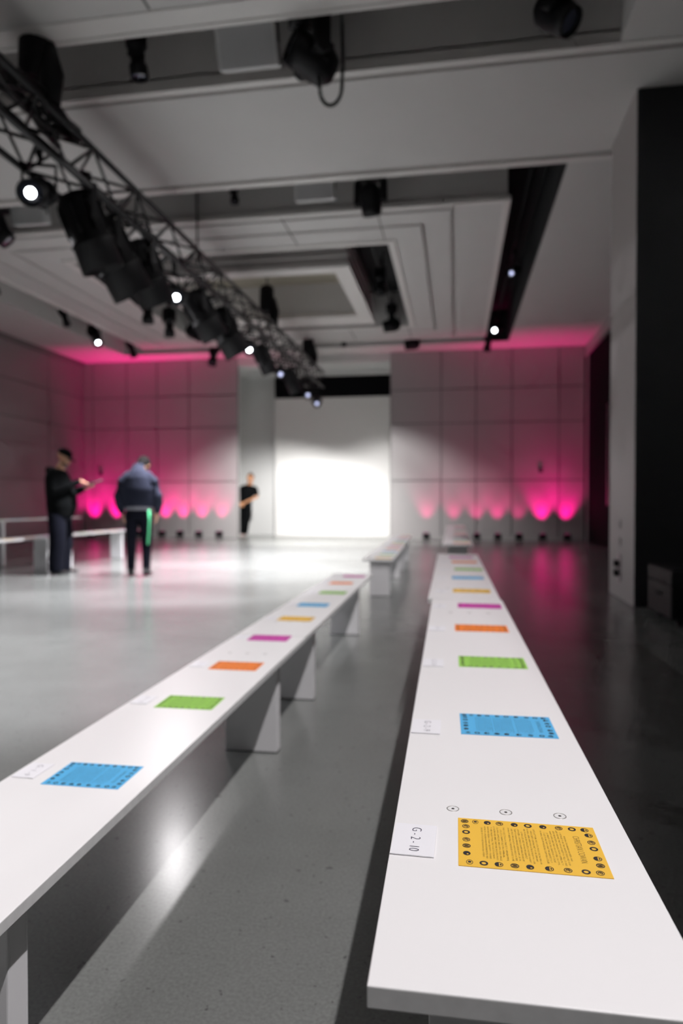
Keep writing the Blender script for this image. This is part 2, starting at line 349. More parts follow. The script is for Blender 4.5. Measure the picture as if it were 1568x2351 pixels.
def unproject(x, y, z):
    d = Vector((-math.sin(YAW) * math.cos(PIT), math.cos(YAW) * math.cos(PIT), -math.sin(PIT)))
    r = Vector((math.cos(YAW), math.sin(YAW), 0)); u = r.cross(d)
    v = d * F + r * (x - 784) + u * (1175.5 - y); t = (z - HC) / v.z
    return Vector((v.x * t, v.y * t, z))
def card(x, y, z, colr, label, group, rz=0):
    o = bpy.data.objects.new('programme_card', CARD); COL.objects.link(o)
    o.location = (x, y, z + .0002); o.rotation_euler = (0, 0, -PI / 2 + rz)
    o.material_slots[0].link = 'OBJECT'; o.material_slots[0].material = PM[colr]
    return tag(o, label, 'card', group)
def tag_mesh(txt, w=.085, h=.057):
    bm = bmesh.new(); box(bm, -w / 2, w / 2, -h / 2, h / 2, 0, .0012)
    for f in bm.faces: f.material_index = 0
    bm2_ = txt.split('-'); n = len(txt)
    text_into(bm, txt.replace('-', ' - '), 0, .001, .0195, 1, .0016, width=.060 + .004 * (len(txt) - 5), res=4, thin=-.0003)
    me = bpy.data.meshes.new('seat_tag'); bm.to_mesh(me); bm.free(); me.materials.append(M['tag']); me.materials.append(M['tagink']); return me
def seat_tag(x, y, z, txt, label, group, rz=0, tilt=0):
    o = bpy.data.objects.new('seat_tag', tag_mesh(txt)); COL.objects.link(o)
    o.location = (x, y, z + .0008 ); o.rotation_euler = (0, tilt, -PI / 2 + rz); return tag(o, label, 'seat tag', group)
CG2 = 'programme cards laid out on the right-hand benches'; CG1 = 'programme cards laid out on the middle benches'; CG3 = 'programme cards laid out on the left benches'
TG2 = 'seat number tags on the right-hand benches'; TG1 = 'seat number tags on the middle benches'
rowR = [('yellow', 1057, 1988, 1405, 2018), ('blue', 1060, 1688, 1281, 1694), ('green', 1055, 1531, 1211, 1536), ('orange', 1046, 1449, 1168, 1452),
        ('magenta', 1052, 1396, 1151, 1397), ('yellow', 1039, 1360, 1126, 1361), ('blue', 1037, 1329, 1112, 1330), ('green', 1043, 1309, 1108, 1310),
        ('orange', 1037, 1292, 1095, 1292), ('magenta', 1033, 1281, 1083, 1281)]
rowM = [('blue', 93, 1802, 270, 1811), ('green', 350, 1625, 488, 1629), ('orange', 475, 1537, 588, 1540), ('magenta', 568, 1471, 655, 1472),
        ('yellow', 637, 1425, 709, 1426), ('blue', 683, 1392, 746, 1393), ('green', 733, 1363, 787, 1364), ('orange', 752, 1341, 806, 1341), ('magenta', 785, 1325, 835, 1325)]
for row, z, side, cg, tg, code, n0 in ((rowR, ZR, 'right-hand', CG2, TG2, 'G-2-', 10), (rowM, ZM, 'middle', CG1, TG1, 'G-1-', 9)):
    for i, (c, x0, y0, x1, y1) in enumerate(row):
        p = unproject(x0, y0, z); q = unproject(x1, y1, z); mid = (p + q) / 2
        rz = (.5 if i == 0 and row is rowR else .2) * max(-.12, min(.12, math.atan2(q.y - p.y, q.x - p.x))) if i < 4 else random.uniform(-.03, .03)
        cx = mid.x + .065 * -math.sin(rz); cy = mid.y + .065
        card(cx, cy, z, c, f'{c} printed card, {ORD[i]} from the near end of the {side} bench row', cg, rz)
        k = n0 - i
        if k >= 1:
            if row is rowR:
                tx, ty = -.048 - .0065 * cy, cy - .035
                if i == 0: a = unproject(897, 1961, z); b = unproject(990, 1970, z); tx = (a.x + b.x) / 2 + .002; ty = (a.y + b.y) / 2 + .042
            else: tx, ty = -.985, cy + .0
            seat_tag(tx, ty, z, code + str(k), f'white seat tag by the {c} card, {ORD[i]} from the near end, {side} row', tg, rz=.02 * ((i * 7) % 3 - 1), tilt=0)
cyc = ['orange', 'green', 'blue', 'yellow', 'magenta']
for i in range(11):
    y = 7.55 + i * .50
    card(.07, y, ZR, cyc[i % 5], f'{cyc[i % 5]} printed card, {ORD[i]} beyond the aisle, right-hand row', CG2, random.uniform(-.04, .04))
    card(-.79 - (y - 7.4) * .021, y + .05, ZM, ['yellow', 'green', 'blue', 'orange', 'magenta'][i % 5], f'{["yellow", "green", "blue", "orange", "magenta"][i % 5]} printed card, {ORD[i]} beyond the aisle on the middle bench row', CG1, random.uniform(-.04, .04))
for i in range(9):
    y = 8.0 + i * .48
    card(-6.06, y, ZL1, ['green', 'yellow', 'orange', 'magenta', 'orange'][i % 5], f'{["green", "yellow", "orange", "magenta", "orange"][i % 5]} printed card, {ORD[i]} from the left edge on the front left benches', CG3, PI)
    card(-7.26, y, ZL2, ['blue', 'orange', 'magenta', 'yellow', 'green'][i % 5], f'{["blue", "orange", "magenta", "yellow", "green"][i % 5]} printed card, {ORD[i]} from the left edge on the back left benches', CG3, PI)

# ---------------------------------------------------------------- stage lights
def aim_mtx(d):
    return Vector(d).normalized().to_track_quat('-Z', 'Y').to_matrix().to_4x4()
MESH = {}
def part(key, build, mats):
    if key not in MESH:
        bm = bmesh.new(); build(bm); bmesh.ops.recalc_face_normals(bm, faces=bm.faces)
        me = bpy.data.meshes.new(key); bm.to_mesh(me); bm.free()
        for m in mats: me.materials.append(m)
        MESH[key] = me
    return MESH[key]
def add(name, me, parent, loc=(0, 0, 0), mtx=None, s=1.0):
    o = bpy.data.objects.new(name, me); COL.objects.link(o); o.parent = parent
    o.matrix_local = Matrix.Translation(loc) @ (mtx or Matrix.Identity(4)) @ Matrix.Scale(s, 4); return o
def b_profile(bm):
    lathe(bm, [(.03, .26), (.085, .25), (.105, .20), (.105, .05), (.115, .045), (.115, .02), (.085, .0), (.078, -.16), (.098, -.17), (.104, -.19), (.104, -.31), (.096, -.31), (.096, -.285)], 24, None, 0, caps=False)
    lathe(bm, [(.0, .26), (.03, .26)], 24, None, 0, caps=False)
    for a in range(6): box(bm, -.006, .006, .09, .125, .06, .2, mtx=Matrix.Rotation(a * PI / 3, 4, 'Z'))
    box(bm, -.12, .12, -.012, .012, -.06, -.045)
def b_fresnel(bm):
    lathe(bm, [(.05, .22), (.12, .20), (.145, .14), (.145, -.12), (.16, -.13), (.16, -.15), (.150, -.16), (.155, -.34), (.148, -.34), (.14, -.17)], 26, None, 0, caps=False)
    lathe(bm, [(0, .22), (.05, .22)], 26, None, 0, caps=False)
    for a in range(8): box(bm, -.006, .006, .13, .165, -.08, .12, mtx=Matrix.Rotation(a * PI / 4, 4, 'Z'))
def b_head(bm):
    lathe(bm, [(0.0, .20), (.09, .19), (.14, .12), (.15, .02), (.13, -.08), (.135, -.10), (.120, -.19), (.108, -.19), (.105, -.17)], 26, None, 0, caps=False)
    box(bm, -.15, -.13, -.05, .05, -.05, .09); box(bm, .13, .15, -.05, .05, -.05, .09); box(bm, -.07, .07, .10, .155, -.02, .12)
def b_lens(r, z, c=0):
    def f(bm):
        lathe(bm, [(max(c, .0005), z - .018), (r * .6, z - .014), (r, z), (r, z + .01), (.0005, z + .01)], 24, None, 0, caps=False)
        if c: lathe(bm, [(.0005, z - .020), (c, z - .018)], 20, None, 1, caps=False)
    return f
def b_yoke(w, h):
    def f(bm):
        for s in (-1, 1): box(bm, s * w - .006, s * w + .006, -.02, .02, -.02, h)
        box(bm, -w - .006, w + .006, -.02, .02, h, h + .012)
        for s in (-1, 1): lathe(bm, [(.028, -.012), (.028, .018)], 12, Matrix.Translation((s * w, 0, 0)) @ Matrix.Rotation(PI / 2, 4, 'Y'))
    return f
def b_clamp(bm):
    lathe(bm, [(.012, -.05), (.012, .03)], 10)
    box(bm, -.022, .022, -.045, .045, .02, .05); box(bm, -.022, .022, .035, .055, .03, .13); box(bm, -.022, .022, -.055, -.035, .03, .10)
    box(bm, -.022, .022, -.03, .055, .12, .14)
def b_base(bm):
    box(bm, -.18, .18, -.12, .12, 0, .13); box(bm, -.15, .15, -.126, .126, .02, .11)
def b_arms(bm):
    for s in (-1, 1):
        box(bm, s * .185 - .025, s * .185 + .025, -.06, .06, -.30, -.04); lathe(bm, [(.055, -.028), (.055, .028)], 16, Matrix.Translation((s * .185, 0, -.27)) @ Matrix.Rotation(PI / 2, 4, 'Y'))
    box(bm, -.20, .20, -.06, .06, -.05, -.005); lathe(bm, [(.07, -.01), (.07, .01)], 16)
LENSM = {None: 'glass', 'lit': 'lit', 'dim': 'litdim'}
def fixture(kind, head, aim, label, group, s=1.0, lit=None, drop=.30, pan=0.0):
    """head = centre of the lamp head; it hangs drop metres below its pipe"""
    name = {'profile': 'profile_spotlight', 'fresnel': 'wash_spotlight', 'moving': 'moving_head_light'}[kind]
    t = thing(name, head, label, 'stage light', group)
    am = aim_mtx(aim); yz = Matrix.Rotation(math.atan2(aim[1], aim[0]) - PI / 2 + pan, 4, 'Z')
    if kind == 'moving':
        add('base', part('mh_base', b_base, [M['fix']]), t, (0, 0, .30 * s), yz, s)
        add('yoke', part('mh_arms', b_arms, [M['fix']]), t, (0, 0, .27 * s), yz, s)
        h = add('lamp_head', part('mh_head', b_head, [M['fixsat']]), t, (0, 0, 0), am, s)
        k = 'lens_mh' + str(lit); add('lens', part(k, b_lens(.104, -.165), [M['glass']]), h)
        add('clamp', part('clamp', b_clamp, [M['fix']]), t, (0, 0, .46 * s), yz, 1)
    else:
        w = .13 if kind == 'profile' else .175
        add('yoke', part('yoke' + kind, b_yoke(w, .22), [M['fix']]), t, (0, 0, 0), yz, s)
        h = add('lamp_body', part('body' + kind, b_profile if kind == 'profile' else b_fresnel, [M['fix' if kind == 'fresnel' else 'fixsat']]), t, (0, 0, 0), am, s)
        k = 'lens_' + kind + str(lit); add('lens', part(k, b_lens(.094 if kind == 'profile' else .135, -.27 if kind == 'profile' else -.22, .040 if lit else 0), [M['glass'], M[LENSM[lit]]]), h)
        add('clamp', part('clamp', b_clamp, [M['fix']]), t, (0, 0, (.24 * s) + .04), yz, 1)
    return t
# truss over the runway
TX0, TX1, TZ0, TZ1, TY0, TY1 = -3.86, -3.45, 4.05, 4.44, -1.0, 17.75
tr = thing('lighting_truss', ((TX0 + TX1) / 2, (TY0 + TY1) / 2, TZ0), 'long black box truss hung over the middle of the runway', 'truss')
off = Vector(tr.location)
def loc_pts(*p): return [Vector(q) - off for q in p]
for x in (TX0, TX1):
    for z in (TZ0, TZ1):
        bm = bmesh.new(); tube(bm, loc_pts((x, TY0, z), (x, TY1, z)), .031, 12); obj('chord', bm, M['truss'], tr)
bm = bmesh.new(); n = 42
for i in range(n):
    a = TY0 + (TY1 - TY0) * i / n; b = TY0 + (TY1 - TY0) * (i + 1) / n; f = i % 2
    for x in (TX0, TX1): tube(bm, loc_pts((x, a, TZ0 if f else TZ1), (x, b, TZ1 if f else TZ0)), .016, 6)
    for z in (TZ0, TZ1): tube(bm, loc_pts((TX0 if f else TX1, a, z), (TX1 if f else TX0, b, z)), .016, 6)
    if i % 6 == 0:
        for z in (TZ0, TZ1): tube(bm, loc_pts((TX0, a, z), (TX1, a, z)), .014, 6)
        for x in (TX0, TX1): tube(bm, loc_pts((x, a, TZ0), (x, a, TZ1)), .014, 6)
obj('bracing', bm, M['truss'], tr)
for k, y in enumerate((5.55, 9.35, 13.0, 16.8)):
    t = thing('chain_hoist', (-3.655, y, ZT), ['black chain hoist and cable bag above the nearest stretch of truss', 'black hoist cable dropping onto the truss before the second ceiling recess', 'black hoist hanging in the centre of the inner ceiling recess', 'black hoist over the far end of the truss'][k], 'hoist', 'hoists that carry the truss')
    zt = TZ1 - ZT
    bm = bmesh.new(); tube(bm, [(0, 0, 0), (0, 0, zt)], .014, 8); obj('cable', bm, M['cable'], t)
    if k in (0, 2, 3):
        z0 = {0: -1.0, 2: -1.05, 3: -1.1}[k]
        bm = bmesh.new(); tube(bm, [(0, 0, z0 + .45), (0, 0, z0 + .40), (0, 0, z0), (0, 0, z0 - .08)], [.10, .14, .15, .09], 14); obj('motor', bm, M['fix'], t)
        bm = bmesh.new(); tube(bm, [(.12, 0, z0 + .2), (.14, 0, z0 - .05), (.14, 0, z0 - .32)], [.06, .11, .08], 12); obj('chain_bag', bm, M['fix'], t)
# cable bundle lying on the truss near the camera
bm = bmesh.new()
for k in range(9):
    pts = [(-3.65 + .13 * math.sin(k * 2.1 + i * .5) , 3.2 + i * .32, 4.50 + .05 * math.sin(k + i * 1.3) + .02 * (k % 3)) for i in range(10)]
    tube(bm, pts, .032, 8)
tag(obj('cable_bundle', bm, M['cable']), 'thick black cable bundle lying along the top of the truss at the left edge', 'cable')
bm = bmesh.new()
tube(bm, [(-3.46, TY0 + i * (TY1 - TY0) / 60, 4.02 + .028 * abs(math.sin(i * .8))) for i in range(61)], .017, 8)
tag(obj('power_cable', bm, M['cable']), 'black cable taped along the lower edge of the truss', 'cable')

GT = 'stage lights hung under the truss'
lampsT = [  # y, z, kind, aim, lit, s, x
    (5.65, 3.84, 'profile', (.30, -.85, -.40), 'lit', 1.1, -3.70), (6.25, 3.80, 'fresnel', (.25, .3, -.9), None, 1.35, -3.60), (6.85, 3.76, 'fresnel', (.35, .4, -.85), None, 1.5, -3.66), (7.55, 3.82, 'fresnel', (.25, .35, -.9), None, 1.35, -3.62),
    (8.55, 3.80, 'profile', (.42, -.78, -.42), 'lit', 1.0, -3.66), (9.35, 3.80, 'fresnel', (.45, .35, -.9), None, 1.3, -3.62), (10.35, 3.80, 'fresnel', (.45, .35, -.9), None, 1.4, -3.62),
    (11.6, 3.78, 'profile', (.32, -.85, -.38), 'lit', 1.0, -3.60), (12.5, 3.80, 'fresnel', (.35, .4, -.9), None, 1.0, -3.60), (13.9, 3.76, 'profile', (.25, -.88, -.32), 'dim', 1.0, -3.62),
    (14.7, 3.78, 'fresnel', (.35, .4, -.9), None, 1.0, -3.60), (15.5, 3.76, 'profile', (.22, -.9, -.30), 'dim', 1.0, -3.62), (16.6, 3.74, 'profile', (.2, -.9, -.3), 'dim', 1.0, -3.62), (17.5, 3.66, 'profile', (.2, -.9, -.3), 'dim', 1.0, -3.58)]
lab = {'lit': 'spotlight with glaring white lens', 'dim': 'spotlight with faint bluish lens', None: 'wide black stage light'}
for i, (y, z, k, a, l, s, x) in enumerate(lampsT):
    fixture(k, (x, y, z - .02), a, f'{lab[l]}, {ORD[i]} lamp under the truss from the left edge', GT, s, l)
# ceiling recess pipes and fixtures
def pipe(name, p0, p1, label, r=.024, drops=()):
    t = thing(name, p0, label, 'pipe'); o = Vector(p0)
    bm = bmesh.new(); tube(bm, [(0, 0, 0), Vector(p1) - o], r, 10); obj('bar', bm, M['truss'], t)
    for q in drops:
        v = o.lerp(Vector(p1), q) - o; bm = bmesh.new(); tube(bm, [v, (v.x, v.y, ZT - o.z)], .012, 8); obj('drop_rod', bm, M['truss'], t)
pipe('lighting_pipe', (-9.1, 5.86, 5.36), (1.38, 5.86, 5.36), 'black lighting pipe in the nearest ceiling slot', drops=(.1, .4, .6, .9))
pipe('lighting_pipe', (-8.9, 8.88, 5.42), (1.2, 8.88, 5.42), 'black lighting pipe across the front of the second ceiling recess', drops=(.1, .4, .6, .9))
pipe('lighting_pipe', (-6.1, 10.9, 5.35), (-6.1, 15.6, 5.35), 'black lighting pipe on the left side of the inner ceiling recess', drops=(.05, .5, .95))
pipe('lighting_pipe', (-1.40, 10.9, 5.38), (-1.40, 15.6, 5.38), 'black lighting pipe on the right side of the inner ceiling recess', drops=(.05, .5, .95))
pipe('lighting_pipe', (-8.65, 8.7, 5.42), (-8.65, 17.6, 5.42), 'black lighting pipe along the left ceiling recess', drops=(.1, .5, .95))
pipe('lighting_pipe', (1.0, 8.95, 5.55), (1.0, 17.6, 5.55), 'black lighting pipe along the right ceiling recess', drops=(.05, .5, .95))
pipe('lighting_pipe', (-8.9, 17.42, 5.40), (.6, 17.42, 5.40), 'black lighting pipe along the back of the ceiling recess', drops=(.1, .5, .9))
GC = 'stage lights hung from the ceiling recesses'
def F_(kind, head, aim, label, s=1.0, lit=None): return fixture(kind, head, aim, label, GC, s, lit)
F_('profile', (-2.86, 5.86, 5.14), (.05, .1, -1), 'small black spotlight pointing straight down in the nearest ceiling slot', .8)
F_('moving', (-1.25, 5.90, 4.91), (-.75, -.55, .28), 'large black moving light with a hanging cable loop beside the grey speaker panel', 1.15)
F_('moving', (.80, 5.86, 5.03), (.55, -.3, -.6), 'black moving light in the top right of the nearest ceiling slot', .95)
F_('profile', (-2.95, 8.88, 5.22), (.05, .1, -1), 'small black spotlight left of the white speaker box over the second recess', .55)
F_('moving', (-1.10, 8.86, 4.95), (.1, .3, -1), 'black moving light pointing down right of the white speaker box', 1.0)
F_('moving', (-6.45, 8.86, 4.90), (.6, .3, -.7), 'black stage light cut by the left edge below the ceiling', 1.05)
F_('moving', (-6.12, 11.15, 5.08), (.5, .2, -.5), 'bulky black moving light first in the left row of the inner recess', 1.2)
F_('fresnel', (-6.02, 11.9, 5.05), (.5, .5, -.5), 'black wash light behind the bulky one in the inner recess', 1.1)
F_('profile', (-6.12, 12.95, 4.96), (0, .1, -1), 'black spotlight pointing straight down, third in the left row of the inner recess', 1.1)
F_('profile', (-6.12, 14.0, 4.94), (0, .1, -1), 'black spotlight pointing straight down, fourth in the left row of the inner recess', 1.1)
F_('moving', (-6.05, 15.3, 5.0), (.8, .2, -.5), 'black moving light at the far end of the left row of the inner recess', 1.1)
F_('moving', (-1.42, 15.25, 4.96), (-.9, -.1, -.2), 'black moving light turned sideways at the far corner of the inner recess', 1.0)
F_('profile', (-1.40, 12.8, 5.2), (.1, .1, -1), 'black spotlight tucked up in the right side of the inner recess', .9)
F_('profile', (-8.65, 15.4, 5.08), (.85, -.7, -1.1), 'black spotlight with a bright white lens over the left wall', 1.15, 'lit')
F_('profile', (-8.65, 14.1, 5.2), (.3, .1, -1), 'small black spotlight left of the brightly lit one over the left wall', .8)
F_('profile', (-8.65, 17.3, 5.2), (.3, .1, -1), 'black spotlight at the far left corner of the ceiling recess', .9)
F_('profile', (-8.65, 11.7, 5.2), (.3, .1, -1), 'black spotlight of the left ceiling recess cut by the left edge', .8)
F_('profile', (-6.35, 17.42, 5.0), (-.1, -.2, -1), 'black spotlight hanging before the back wall left of the stage opening', 1.15)
F_('moving', (-1.10, 17.42, 5.02), (-.9, -.1, -.15), 'black moving light turned sideways before the back wall right of the stage', 1.0)
F_('profile', (-2.85, 17.42, 5.22), (0, 0, -1), 'tiny black spotlight over the stage opening', .6)
F_('profile', (1.0, 12.2, 5.02), (-.35, -.95, -.45), 'black spotlight with a small bluish lens in the right ceiling recess', .8, 'dim')
F_('profile', (.98, 16.9, 5.20), (-.25, -.9, -.35), 'black spotlight with a bright white lens at the far end of the right recess', 1.1, 'lit')
F_('profile', (.80, 17.42, 5.05), (-.2, .1, -1), 'black spotlight just beyond the bright one in the right recess corner', .9)
# cable loop of the big moving light
bm = bmesh.new()
pts = []
for i in range(21):
    a = i / 20 * PI; pts.append((-1.055 + .095 * math.cos(a), 5.76, 4.56 - .15 * math.sin(a)))
path = [(-.985, 5.86, 5.34), (-.965, 5.80, 5.1), (-.950, 5.77, 4.8)] + pts + [(-1.165, 5.80, 4.64), (-1.18, 5.86, 4.72)]
tube(bm, path, .016, 8); tube(bm, [(-1.10, 5.86, 5.34), (-1.10, 5.84, 5.1), (-1.14, 5.86, 4.95)], .015, 8)
tag(obj('cable_loop', bm, M['cable']), 'black cable hanging in a loop below the large moving light', 'cable')
# speakers
def speaker(x, y, z, w, h, rx, label):
    t = thing('speaker_panel', (x, y, z), label, 'speaker', 'speakers hung in the ceiling recesses')
    t.rotation_euler = (rx, 0, 0)
    bm = bmesh.new(); box(bm, -w / 2, w / 2, 0, .16, -h / 2, h / 2); obj('cabinet', bm, M['speakerframe'], t, .01)
    bm = bmesh.new(); box(bm, -w / 2 + .03, w / 2 - .03, -.006, .002, -h / 2 + .005, h / 2 - .03); obj('grille', bm, M['speaker'], t)
    for s in (-1, 1): bm = bmesh.new(); box(bm, s * w / 2 - .008, s * w / 2 + .008, .06, .10, 0, h / 2 + .22); obj('bracket', bm, M['fix'], t)
speaker(-1.83, 5.85, 5.07, .55, .36, R(24), 'light grey square speaker panel in the nearest ceiling slot')
speaker(-1.86, 8.92, 5.17, .54, .25, R(14), 'white speaker box over the front of the second recess, middle of the picture')
speaker(-6.05, 8.95, 5.15, .52, .28, R(14), 'white speaker box behind the truss at the left edge')

# ---------------------------------------------------------------- uplights, wall fittings, case
GU = 'pink uplights along the foot of the back wall'
UX = [-10.45, -9.75, -8.95, -8.24, -7.70, -7.14, -6.54, -.77, -.05, .55, 1.09, 1.63, 2.23, 2.84]
for i, x in enumerate(UX):
    side = 'left' if x < -4 else 'right'; j = i if x < -4 else i - 7
    t = thing('uplight', (x, 18.30, 0), f'small black pink-glowing floor uplight, {ORD[j]} from left in the row {side} of the stage', 'floor light', GU)
    bm = bmesh.new(); box(bm, -.085, .085, -.07, .07, .035, .20); box(bm, -.07, .07, -.085, .085, .06, .16); obj('housing', bm, M['fix'], t, .008)
    bm = bmesh.new(); box(bm, -.10, .10, -.05, .05, 0, .012); box(bm, -.102, -.092, -.015, .015, 0, .13); box(bm, .092, .102, -.015, .015, 0, .13); obj('stand', bm, M['fix'], t)
    bm = bmesh.new(); lathe(bm, [(.0005, .203), (.055, .203), (.06, .199)], 16, caps=False); obj('lens', bm, M['pink'], t)
for x, lb in ((-10.25, 'small dark thermostat on the back wall at the left corner'), (2.2, 'small dark thermostat on the back wall towards the right corner')):
    bm = bmesh.new(); box(bm, x - .05, x + .05, YB - .055, YB - .03, 1.80, 1.92); box(bm, x - .03, x + .03, YB - .06, YB - .055, 1.83, 1.89)
    tag(obj('thermostat', bm, M['darkwall'], None, .004), lb, 'thermostat')
t = thing('wall_socket', (1.74, 7.72, .33), 'wall socket with black plugs low on the right pillar', 'wall socket')
bm = bmesh.new(); box(bm, -.012, 0, -.05, .05, -.16, .16); obj('plate', bm, M['socket'], t, .004)
for z in (.05, -.05): bm = bmesh.new(); box(bm, -.06, -.012, -.035, .035, z - .035, z + .035); obj('plug', bm, M['fix'], t, .008)
for z, nm in ((.62, 'lower'), (.80, 'upper')):
    bm = bmesh.new(); box(bm, 1.728, 1.74, 7.66, 7.74, z - .05, z + .05); box(bm, 1.724, 1.728, 7.685, 7.715, z - .02, z + .02)
    tag(obj('wall_switch', bm, M['column'], None, .003), f'{nm} of the two small switch plates above the socket on the right pillar', 'wall switch')
t = thing('equipment_case', (2.24, 6.35, 0), 'low black equipment case in the shade before the right pillar', 'case')
bm = bmesh.new(); box(bm, -.48, .48, -.35, .35, .06, .34); obj('body', bm, M['fix'], t, .012)
bm = bmesh.new(); box(bm, -.48, .48, -.35, .35, .345, .47); obj('lid', bm, M['fix'], t, .012)
for sx in (-.4, .4):
    for sy in (-.28, .28):
        bm = bmesh.new(); lathe(bm, [(.03, -.015), (.03, .015)], 14, Matrix.Translation((sx, sy, .03)) @ Matrix.Rotation(PI / 2, 4, 'Y')); box(bm, sx - .02, sx + .02, sy - .02, sy + .02, .03, .065); obj('caster', bm, M['fix'], t)
bm = bmesh.new(); tube(bm, [(-.485, -.08, .25), (-.505, -.07, .25), (-.505, .07, .25), (-.485, .08, .25)], .008, 8); obj('handle', bm, M['fix'], t)

# ---------------------------------------------------------------- people
def remesh(name, bm, m, parent, voxel, smooth=4, split=None):
    me = bpy.data.meshes.new(name); bm.to_mesh(me); bm.free()
    o = bpy.data.objects.new(name, me); COL.objects.link(o)
    r = o.modifiers.new('r', 'REMESH'); r.mode = 'VOXEL'; r.voxel_size = voxel; r.use_smooth_shade = True
    s = o.modifiers.new('s', 'SMOOTH'); s.iterations = smooth; s.factor = .5
    bpy.context.view_layer.update()
    me2 = bpy.data.meshes.new_from_object(o.evaluated_get(bpy.context.evaluated_depsgraph_get()))
    o.modifiers.clear(); o.data = me2; bpy.data.meshes.remove(me)
    me2.materials.clear(); me2.materials.append(m)
    for p in me2.polygons: p.use_smooth = True
    o.parent = parent; return o
V = Vector
def limb(bm, pts, r, n=14):
    tube(bm, pts, r, n)
    for p, q in ((pts[0], r[0]), (pts[-1], r[-1])):
        ball(bm, p, max(q) if isinstance(q, tuple) else q, n=12)
def hand(bm, w, fwd, palm, side, curl=.5, s=1.0):
    """w wrist, fwd towards the fingertips, palm = normal of the palm, side +1/-1 puts the thumb"""
    f = V(fwd).normalized(); p = V(palm).normalized(); x = f.cross(p).normalized() * side; w = V(w)
    m = Matrix((x, f, p)).transposed()
    ball(bm, w + f * .048 * s, (.040 * s, .052 * s, .017 * s), m)
    for k, (dx, L) in enumerate(((-.030, .062), (-.010, .078), (.010, .083), (.029, .074))):
        b = w + f * .088 * s + x * dx * s; d = f.copy(); pts = [b - f * .02]
        for j in range(3):
            d = (d + p * curl * (.35 + .25 * j)).normalized(); pts.append(pts[-1] + d * (L * (.48, .32, .26)[j]) * s + (f * .02 if j == 0 else V((0, 0, 0))))
        limb(bm, pts, [.0098 * s, .0094 * s, .0086 * s, .0075 * s], 8)
    b = w + f * .025 * s + x * .028 * s
    limb(bm, [b, b + (x * .8 + f * .6 + p * .3).normalized() * .035 * s, b + (x * .75 + f * .9 + p * .5).normalized() * .068 * s], [.013 * s, .011 * s, .009 * s], 8)
def head(bm, c, tilt, yaw=0, s=1.0, hair=False):
    """c centre of the head; faces +Y before tilt (down) and yaw"""
    m3 = (Euler((0, 0, yaw)).to_matrix() @ Euler((-tilt, 0, 0)).to_matrix()); c = V(c)
    P = lambda x, y, z: c + m3 @ V((x * s, y * s, z * s))
    ball(bm, P(0, -.012, .03), (.077 * s, .096 * s, .088 * s), m3, 20)
    ball(bm, P(0, .030, -.035), (.060 * s, .066 * s, .080 * s), m3, 18)
    ball(bm, P(0, .062, -.092), (.030 * s, .026 * s, .024 * s), m3)
    tube(bm, [P(0, .088, .012), P(0, .108, -.022), P(0, .090, -.032)], [.010 * s, .016 * s, .010 * s], 8)
    for q in (-1, 1):
        ball(bm, P(q * .079, -.004, -.012), (.010 * s, .020 * s, .031 * s), m3)
        ball(bm, P(q * .040, .058, -.022), (.024 * s, .026 * s, .022 * s), m3)
        ball(bm, P(q * .030, .082, .018), (.022 * s, .010 * s, .007 * s), m3)
    ball(bm, P(0, .092, -.056), (.024 * s, .009 * s, .006 * s), m3); ball(bm, P(0, .089, -.066), (.020 * s, .009 * s, .006 * s), m3)
    return P, m3
def eyes(P, m3, parent, s=1.0):
    for q in (-1, 1):
        bm = bmesh.new(); ball(bm, P(q * .031, .080, .002), (.013 * s, .008 * s, .008 * s), m3, 10); obj('eye', bm, M['hair'], parent)
def shoe(c, yaw, m, parent, L=.28, w=.05):
    bm = bmesh.new(); rm = Matrix.Translation(c) @ Matrix.Rotation(yaw, 4, 'Z')
    pr = [(-.07, .036, .058), (-.02, .042, .060), (.06, .045, .048), (.12, .048, .034), (.17, .044, .028), (.20, .026, .020)]
    tube(bm, [rm @ V((0, y * L / .28, .018 + h * .5)) for y, a, h in pr], [(a, h * .62) for y, a, h in pr], 14)
    ball(bm, rm @ V((0, -.02, .07)), (.045, .055, .05))
    me = remesh('shoe', bm, m, parent, .008, 3); zmin = min(v.co.z for v in me.data.vertices)
    for v in me.data.vertices: v.co.z = max(v.co.z, .004) if v.co.z < .02 else v.co.z
    return me

# --- man in black cap with clipboard (faces local +Y, placed so that he faces right)
p = thing('person', (-5.60, 8.98, 0), 'person in black cap and hoodie writing on a clipboard beside the left benches', 'person', None, R(-82))
bm = bmesh.new()
P, m3 = head(bm, (0, .07, 1.665), R(28))
tube(bm, [(0, -.01, 1.42), (0, .01, 1.50), (0, .04, 1.58)], [.075, .062, .060], 14)
tube(bm, [(0, -.02, 1.47), (0, -.03, 1.42), (0, 0, 1.25), (0, .03, 1.08), (0, .02, .93), (0, 0, .86)], [(.10, .07), (.17, .10), (.18, .13), (.18, .16), (.17, .14), (.14, .10)], 20, ref=(0, 1, 0))
WL, WR = V((-.10, .33, 1.24)), V((.10, .34, 1.33))
for s_, w_, el in ((-1, WL, (-.27, .04, 1.15)), (1, WR, (.27, .05, 1.18))):
    limb(bm, [(s_ * .19, -.02, 1.42), el, tuple(w_)], [.055, .043, .028])
    limb(bm, [(s_ * .10, 0, .92), (s_ * .11, .03, .50), (s_ * .115, -.01, .09)], [.085, .055, .036])
    limb(bm, [(s_ * .115, -.02, .06), (s_ * .13, .13, .035)], [.026, .022])
hand(bm, WL, (.25, .9, .15), (0, -.2, 1), -1, .55); hand(bm, WR, (-.45, .8, -.25), (0, -.3, -1), 1, .8)
remesh('body', bm, M['skin'], p, .0062, 2); eyes(P, m3, p)
bm = bmesh.new()
